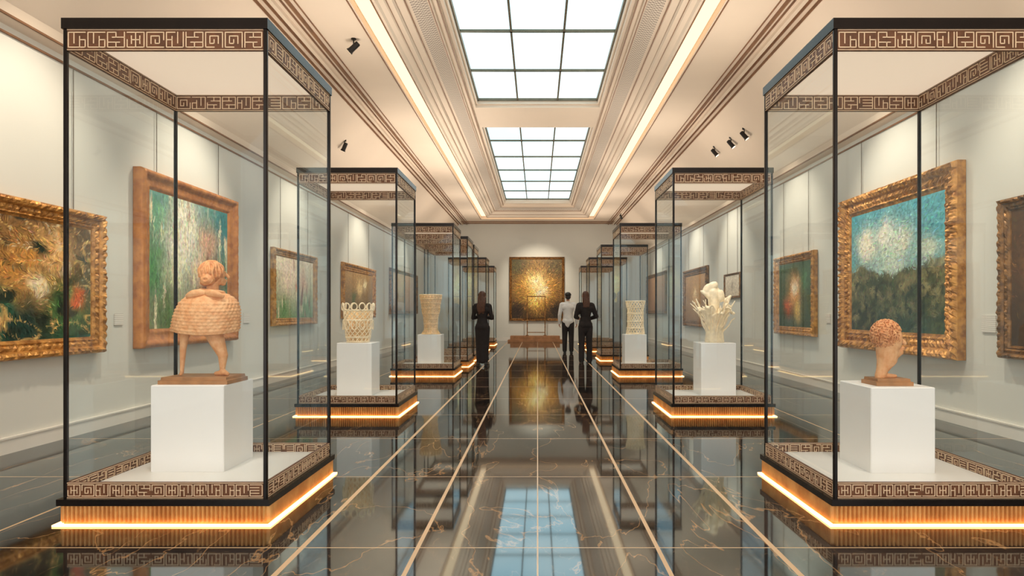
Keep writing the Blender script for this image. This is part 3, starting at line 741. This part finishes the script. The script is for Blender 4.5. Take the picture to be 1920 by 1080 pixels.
painting('L',19.6,24.0,1.2,2.62,0.12,0.07,M['gold_d'],.5,(206,170,136),(170,130,98),[(.5,.5,.3,(190,146,108))],500,'vert',5,'muted brown painting in dark gilt frame',jit=.2)
painting('R',6.8,9.43,0.76,2.87,0.27,0.14,M['gold'],1.3,(76,166,180),(120,160,150),[(.5,1.0,.30,(58,154,172)),(.9,.85,.2,(90,174,186)),(.5,.62,.30,(204,220,202)),(.2,.72,.17,(248,242,218)),(.42,.80,.10,(244,240,222)),(.62,.70,.09,(236,234,210)),(.85,.62,.12,(202,212,192))],3000,'horz',6,'landscape painting with teal sky in very ornate gold frame',jit=.16,fn=fn_land)
painting('R',10.4,12.1,0.87,2.27,0.15,0.1,M['gold'],.9,(72,94,64),(56,72,48),[(.5,.55,.25,(236,164,92)),(.3,.3,.14,(206,94,50)),(.8,.7,.15,(86,128,86)),(.6,.25,.15,(226,188,110)),(.5,.6,.12,(255,242,212))],1200,'burst',7,'bright orange and white bloom painting in gold frame')
painting('R',4.6,6.22,0.83,2.34,0.13,0.1,M['gold_d'],.8,(90,60,34),(60,40,24),[(.4,.5,.3,(150,96,44))],800,'swirl',8,'dark brown painting in dark gilt frame')
painting('R',17.0,19.7,0.85,2.5,0.2,0.09,M['gold_d'],.8,(180,138,92),(150,112,76),[(.5,.5,.3,(208,166,114)),(.5,.6,.1,(232,206,162))],800,'swirl',9,'brown and gold painting in bronze frame')
painting('R',14.3,15.5,1.59,2.16,0.05,0.05,M['gold_d'],.3,(216,206,190),(200,186,166),[(.5,.5,.2,(160,146,130))],300,'x',10,'small pale sketch in narrow frame',jit=.15)
painting('R',22.5,26.4,1.2,2.72,0.14,0.08,M['gold_d'],.5,(180,140,106),(160,120,90),[(.5,.5,.3,(200,156,112))],500,'vert',11,'muted brown painting in dark frame',jit=.2)
painting('B',-1.18,1.12,0.90,3.56,0.11,0.1,M['gold_d'],.6,(110,84,44),(64,46,24),[(.5,.5,.38,(206,148,62)),(.35,.6,.1,(232,176,86)),(.1,.9,.2,(84,74,38)),(.9,.1,.2,(44,30,16)),(.1,.1,.2,(48,32,18)),(.9,.9,.2,(96,78,42)),(.45,.35,.14,(242,198,104)),(.5,.64,.14,(252,230,162)),(.6,.45,.09,(255,242,190))],2600,'burst',12,'large golden starburst painting in dark gilt frame',False,jit=.5)
def card(side,y,z,w,h):
    mb=MB(); mb.box(-w/2,w/2,-0.012,0,-h/2,h/2)
    loc=(-XW+0.001 if side=='L' else XW-0.001,y,z)
    obj('wall_label',mb.mesh('wall_label',[M['label']]),None,loc,(0,0,math.pi/2 if side=='L' else -math.pi/2),label='small pale caption card fixed to gallery wall',category='wall label')
card('R',6.45,1.15,0.2,0.17); card('L',6.95,1.19,0.14,0.12); card('L',10.0,1.18,0.2,0.16); card('R',10.02,1.17,0.15,0.14); card('R',12.9,1.16,0.2,0.14)

# ------------------------------------------------------------------ platform & stand at end
mb=MB(); mb.cbox(-1.2,1.0,-0.35,0.35,0,0.08,0.01); mb.cbox(-1.1,0.9,-0.3,0.3,0.08,0.24,0.01)
pl=obj('low_platform',mb.mesh('low_platform',[M['wood']]),None,(0,26.3,ZF),label='low stepped wooden platform below large painting',category='platform')
mb=MB()
for x in (-0.42,0.30): mb.cbox(x-0.02,x+0.02,-0.02,0.02,0,1.6,0.005); mb.cbox(x-0.06,x+0.06,-0.12,0.12,0,0.03,0.005)
mb.box(-0.44,0.32,-0.02,0.02,1.57,1.61); mb.box(-0.42,0.30,-0.015,0.015,0.12,0.15)
obj('open_stand',mb.mesh('open_stand',[M['gold_d']]),None,(0,26.25,ZF+0.2405),label='slim open rectangular metal stand on wooden platform',category='stand')

# ------------------------------------------------------------------ SPOTLIGHTS
def spot(x,y,h,aim):
    z=CAMZ+h
    r=empty('track_spotlight',(x,y,z),label='small black ceiling spotlight aimed at wall',category='spotlight',group='black ceiling spotlights')
    r.scale=(.8,.8,.8)
    mb=MB(); mb.tube([(0,0,0.05),(0,0,-0.015)],0.045,14); mb.tube([(0,0,-0.01),(0,0,-0.13)],0.012,8)
    obj('mount',mb.mesh('mount',[M['lampblk']]),r)
    d=Vector(aim).normalized(); c=Vector((0,0,-0.15)); 
    mb=MB(); mb.tube([c-d*0.11,c-d*0.10,c+d*0.06,c+d*0.10],[0.035,0.045,0.048,0.062],16)
    obj('lamp_head',mb.mesh('lamp_head',[M['lampblk']]),r)
    mb=MB(); mb.tube([c+d*0.1005,c+d*0.103],[0.05,0.05],16); obj('lamp_lens',mb.mesh('lamp_lens',[M['lampface']]),r)
spot(-2.47,8.7,3.67,(-1,.2,-.8)); spot(-3.667,12.3,3.25,(-.5,.2,-1))
spot(3.58,13.1,3.34,(.6,-.2,-.8)); spot(3.64,12.2,3.28,(.6,-.2,-.8)); spot(3.667,11.5,3.25,(.6,-.2,-.8)); spot(3.1,24.1,3.66,(.4,.5,-.8))

# ------------------------------------------------------------------ PEOPLE
def hand(mb,w,d,nrm,s=1.0,thumb=None):
    w=Vector(w); d=Vector(d).normalized(); nrm=Vector(nrm); nrm=(nrm-d*nrm.dot(d)).normalized(); sd=d.cross(nrm)
    if thumb is not None and sd.dot(Vector(thumb))<0: sd=-sd
    for k in (-0.5,0.5): mb.capsule(w,0.019,w+d*0.08+sd*0.022*k*2*0.8,0.016)
    mb.capsule(w,0.02,w+d*0.07,0.019)
    for k,L in ((1.4,0.07),(0.48,0.08),(-0.45,0.075),(-1.35,0.06)):
        b=w+d*0.085+sd*0.0185*k; m=b+(d*0.85+nrm*0.35)*L*0.55; e=m+(d*0.5+nrm*0.85)*L*0.5
        mb.capsule(b,0.009,m,0.0085,n=8); mb.capsule(m,0.0085,e,0.007,n=8)
    b=w+d*0.03+sd*0.024; m=b+(sd*0.8+d*0.6)*0.035; e=m+(d*0.9+nrm*0.4)*0.03
    mb.capsule(b,0.013,m,0.011,n=8); mb.capsule(m,0.011,e,0.008,n=8)
def body_parts(mb,g,arms,female,legs=True,head=True,hands=True,torso=True,arm=True):
    sh=0.165 if female else 0.185; hw=1.0 if not female else 1.02; wst=0.105 if female else 0.125
    if legs:
        for s in (-1,1):
            mb.capsule((.085*s,0,.90),.088+g,(.092*s,.012,.49),.056+g); mb.capsule((.092*s,.012,.49),.056+g,(.095*s,-.012,.10),.036+g)
    if torso:
        mb.capsule((-.05,-.01,.93),.105*hw+g,(.05,-.01,.93),.105*hw+g,.95)
        mb.capsule((0,0,.95),.14+g,(0,0,1.12),wst+g,.75); mb.capsule((0,0,1.12),wst+g,(0,0,1.32),.148+g,.72)
        mb.capsule((-sh+.02,0,1.415),.055+g,(sh-.02,0,1.415),.055+g); mb.capsule((-.08,0,1.33),.1+g,(.08,0,1.33),.1+g,.95)
        mb.capsule((0,0,1.42),.07+g,(0,.005,1.47),.05+g)
        if female: 
            for s in (-1,1): mb.ell((.07*s,.08,1.29),(.06+g,.055+g,.06+g))
    if arm:
        for s,(el,wr) in zip((-1,1),arms):
            mb.capsule((sh*s,0,1.41),.05+g,el,.038+g); mb.capsule(el,.038+g,wr,.026+g)
    if head:
        mb.capsule((0,0,1.40),.052,(0,.012,1.55),.047)
        mb.ell((0,.012,1.65),(.074,.092,.098)); mb.ell((0,.045,1.60),(.055,.058,.062)); mb.capsule((0,.103,1.655),.010,(0,.118,1.63),.014)
        mb.ell((0,.095,1.598),(.024,.014,.009)); mb.ell((0,.088,1.565),(.022,.018,.016))
        for s in (-1,1): mb.ell((.077*s,0,1.64),(.011,.02,.032)); mb.ell((.03*s,.092,1.675),(.02,.012,.007)); mb.ell((.03*s,.092,1.657),(.013,.010,.009))
    if hands:
        for s,(el,wr) in zip((-1,1),arms):
            d=Vector(wr)-Vector(el); n=Vector((-s,0,0)) if abs(d.normalized().z)>.7 else Vector((0,-1,0.1))
            hand(mb,wr,d,n,1,(0,1,0) if abs(d.normalized().z)>.7 else (0,0,1))
def person(x,y,H,rz,arms,female,label,build):
    r=empty('person',(x,y,ZF),(0,0,rz),label=label,category='person'); k=H/1.75; r.scale=(k,k,k)
    mb=MB(); body_parts(mb,0,arms,female); 
    for s in (-1,1): mb.capsule((.095*s,-.03,.05),.034,(.105*s,.13,.035),.026)
    blob('body',mb,0.0055,[M['skin']],r,sm=2)
    build(r,arms,female); return r
def shoes(r,heel=False):
    for s in (-1,1):
        mb=MB(); mb.capsule((.095*s,-.035,.055),.045,(.106*s,.14,.04),.036); mb.capsule((.095*s,-.03,.05),.04,(.095*s,-.015,.10),.042)
        mb.box(.095*s-.04,.095*s+.045,-.075,.17,0.0,.02)
        blob('shoe',mb,0.007,[M['shoe']],r)
def eyes(r):
    for s in (-1,1):
        mb=MB(); mb.ell((.03*s,.101,1.657),(.010,.006,.006),10,6); obj('eye',mb.mesh('eye',[M['shoe']],True),r)
def b_woman(r,arms,f):
    mb=MB(); body_parts(mb,.010,arms,f,head=False,hands=False)
    mb.capsule((0,0,.9),.13,(0,0,.5),.095,.75); mb.capsule((0,0,.5),.095,(0,0,.14),.08,.75)
    blob('long_black_dress',mb,.008,[M['black_cloth']],r,sm=4); shoes(r); eyes(r)
    mb=MB(); mb.ell((0,-.018,1.665),(.090,.098,.105)); 
    mb.capsule((0,-.05,1.64),.09,(0,-.075,1.48),.095,.7); mb.capsule((0,-.075,1.48),.1,(0,-.085,1.33),.085,.6); mb.capsule((-.04,-.08,1.36),.05,(-.05,-.085,1.24),.03); mb.capsule((.03,-.08,1.36),.05,(.04,-.085,1.25),.028)
    for i in range(11):
        xx=-.085+.017*i; mb.tube([(xx,-.09,1.62),(xx+.012,-.135,1.5),(xx-.008,-.14,1.4),(xx+.006,-.125,1.28)],[.012,.014,.013,.008],6)
    blob('long_brown_hair',mb,.008,[M['hair_b']],r,sm=2)
def b_man(r,arms,f):
    mb=MB(); body_parts(mb,.016,arms,f,legs=False,head=False,hands=False); mb.capsule((-.03,0,.86),.125,(.03,0,.95),.13,.9)
    blob('white_shirt',mb,.008,[M['white_shirt']],r,sm=3)
    mb=MB(); 
    for s in (-1,1):
        mb.capsule((.085*s,0,.88),.10,(.095*s,.01,.49),.078); mb.capsule((.095*s,.01,.49),.078,(.098*s,-.01,.09),.066)
    mb.capsule((-.04,-.005,.92),.11,(.04,-.005,.92),.11,.95)
    blob('black_trousers',mb,.008,[M['charcoal']],r,sm=3); shoes(r); eyes(r)
    mb=MB(); mb.ell((0,-.012,1.69),(.086,.095,.085)); mb.ell((0,-.04,1.63),(.078,.07,.07))
    for i in range(50):
        a=i*2.4; z=1-(i+.5)/50*1.0; q=math.sqrt(max(0,1-z*z)); mb.ell((q*math.cos(a)*.082,-.012+q*math.sin(a)*.09,1.69+z*.08),(.018,.018,.016),8,6)
    blob('short_black_hair',mb,.007,[M['hair_k']],r,sm=1)
def b_dark(r,arms,f):
    mb=MB(); body_parts(mb,.018,arms,f,legs=False,head=False,hands=False); mb.capsule((-.03,0,.82),.125,(.03,0,.95),.125,.9)
    blob('black_jacket',mb,.008,[M['black_cloth']],r,sm=3)
    mb=MB()
    for s in (-1,1):
        mb.capsule((.085*s,0,.88),.10,(.095*s,.01,.49),.075); mb.capsule((.095*s,.01,.49),.075,(.1*s,-.01,.07),.07)
    mb.capsule((-.04,-.005,.92),.11,(.04,-.005,.92),.11,.95)
    blob('black_wide_trousers',mb,.008,[M['charcoal']],r,sm=3); shoes(r); eyes(r)
    mb=MB(); mb.ell((0,-.018,1.67),(.088,.096,.10)); mb.capsule((0,-.045,1.63),.088,(0,-.06,1.47),.085,.75); mb.capsule((0,-.06,1.47),.085,(0,-.07,1.38),.06,.7)
    for i in range(9):
        xx=-.07+.0175*i; mb.tube([(xx,-.1,1.6),(xx+.01,-.115,1.5),(xx-.004,-.12,1.36)],[.012,.013,.008],6)
    blob('dark_long_hair',mb,.008,[M['hair_b']],r,sm=2)
fold=(((-.225,.02,1.13),(-.03,.19,1.18)),((.225,.02,1.13),(.04,.17,1.14)))
down=(((-.245,-.03,1.12),(-.25,.06,.88)),((.245,-.03,1.12),(.255,.05,.88)))
fold2=(((-.235,.02,1.13),(-.16,.2,1.1)),((.27,.0,1.14),(.13,.19,1.08)))
person(-1.22,14.3,1.65,math.radians(-8),fold,True,'person with long brown hair in long black dress, arms folded',b_woman)
person(0.887,18.9,1.75,0,down,False,'person with short dark hair in white shirt and black trousers',b_man)
person(1.13,15.3,1.68,math.radians(6),fold2,True,'person with long dark hair in black jacket and trousers',b_dark)

# ------------------------------------------------------------------ LIGHTS
w=bpy.data.worlds.new('World'); scene.world=w; w.use_nodes=True
bg=w.node_tree.nodes['Background']; bg.inputs[0].default_value=(1,0.95,0.88,1); bg.inputs[1].default_value=2.1
def sl(loc,tgt,e,size=60,col=(1,.88,.70),blend=.8,rad=.06):
    l=bpy.data.lights.new('unmounted_spot','SPOT'); l.energy=e; l.spot_size=math.radians(size); l.spot_blend=blend; l.color=col; l.shadow_soft_size=rad
    o=bpy.data.objects.new('unmounted_spot',l); COL.objects.link(o); o.location=loc
    o.rotation_euler=(Vector(tgt)-Vector(loc)).to_track_quat('-Z','Y').to_euler()
for s,ys in ((-1,(5.6,8.3,11.9,16.2,21.5)),(1,(5.6,8.1,11.2,14.9,18.3,24.0))):
    for y in ys: sl((s*2.9,y,4.7),(s*4.5,y,1.7),240,70)  # spots added to light the walls, with no fixture of their own
sl((0,24.0,4.8),(0,27,2.2),360,60)
for x,y,z in ((-2.15,4.2,2.83),(2.3,4.2,2.83),(-2.2,8.0,2.83),(2.15,8.0,2.83),(-2.1,12.5,2.83),(1.95,12.5,2.83)):
    sl((x,y-0.4,z),(x,y+0.05,.8),48,80,(1,.90,.76),.7,.05)  # spots added inside the cases to brighten the sculptures, no fixture

# ------------------------------------------------------------------ CAMERA
cd=bpy.data.cameras.new('Camera'); cam=bpy.data.objects.new('Camera',cd); COL.objects.link(cam)
cam.location=(0,0,CAMZ); cam.rotation_euler=(math.pi/2,0,0)
cd.sensor_width=36; cd.lens=36*1215/1920; cd.shift_x=-48/1920; cd.shift_y=45/1920; cd.clip_start=0.05
scene.camera=cam
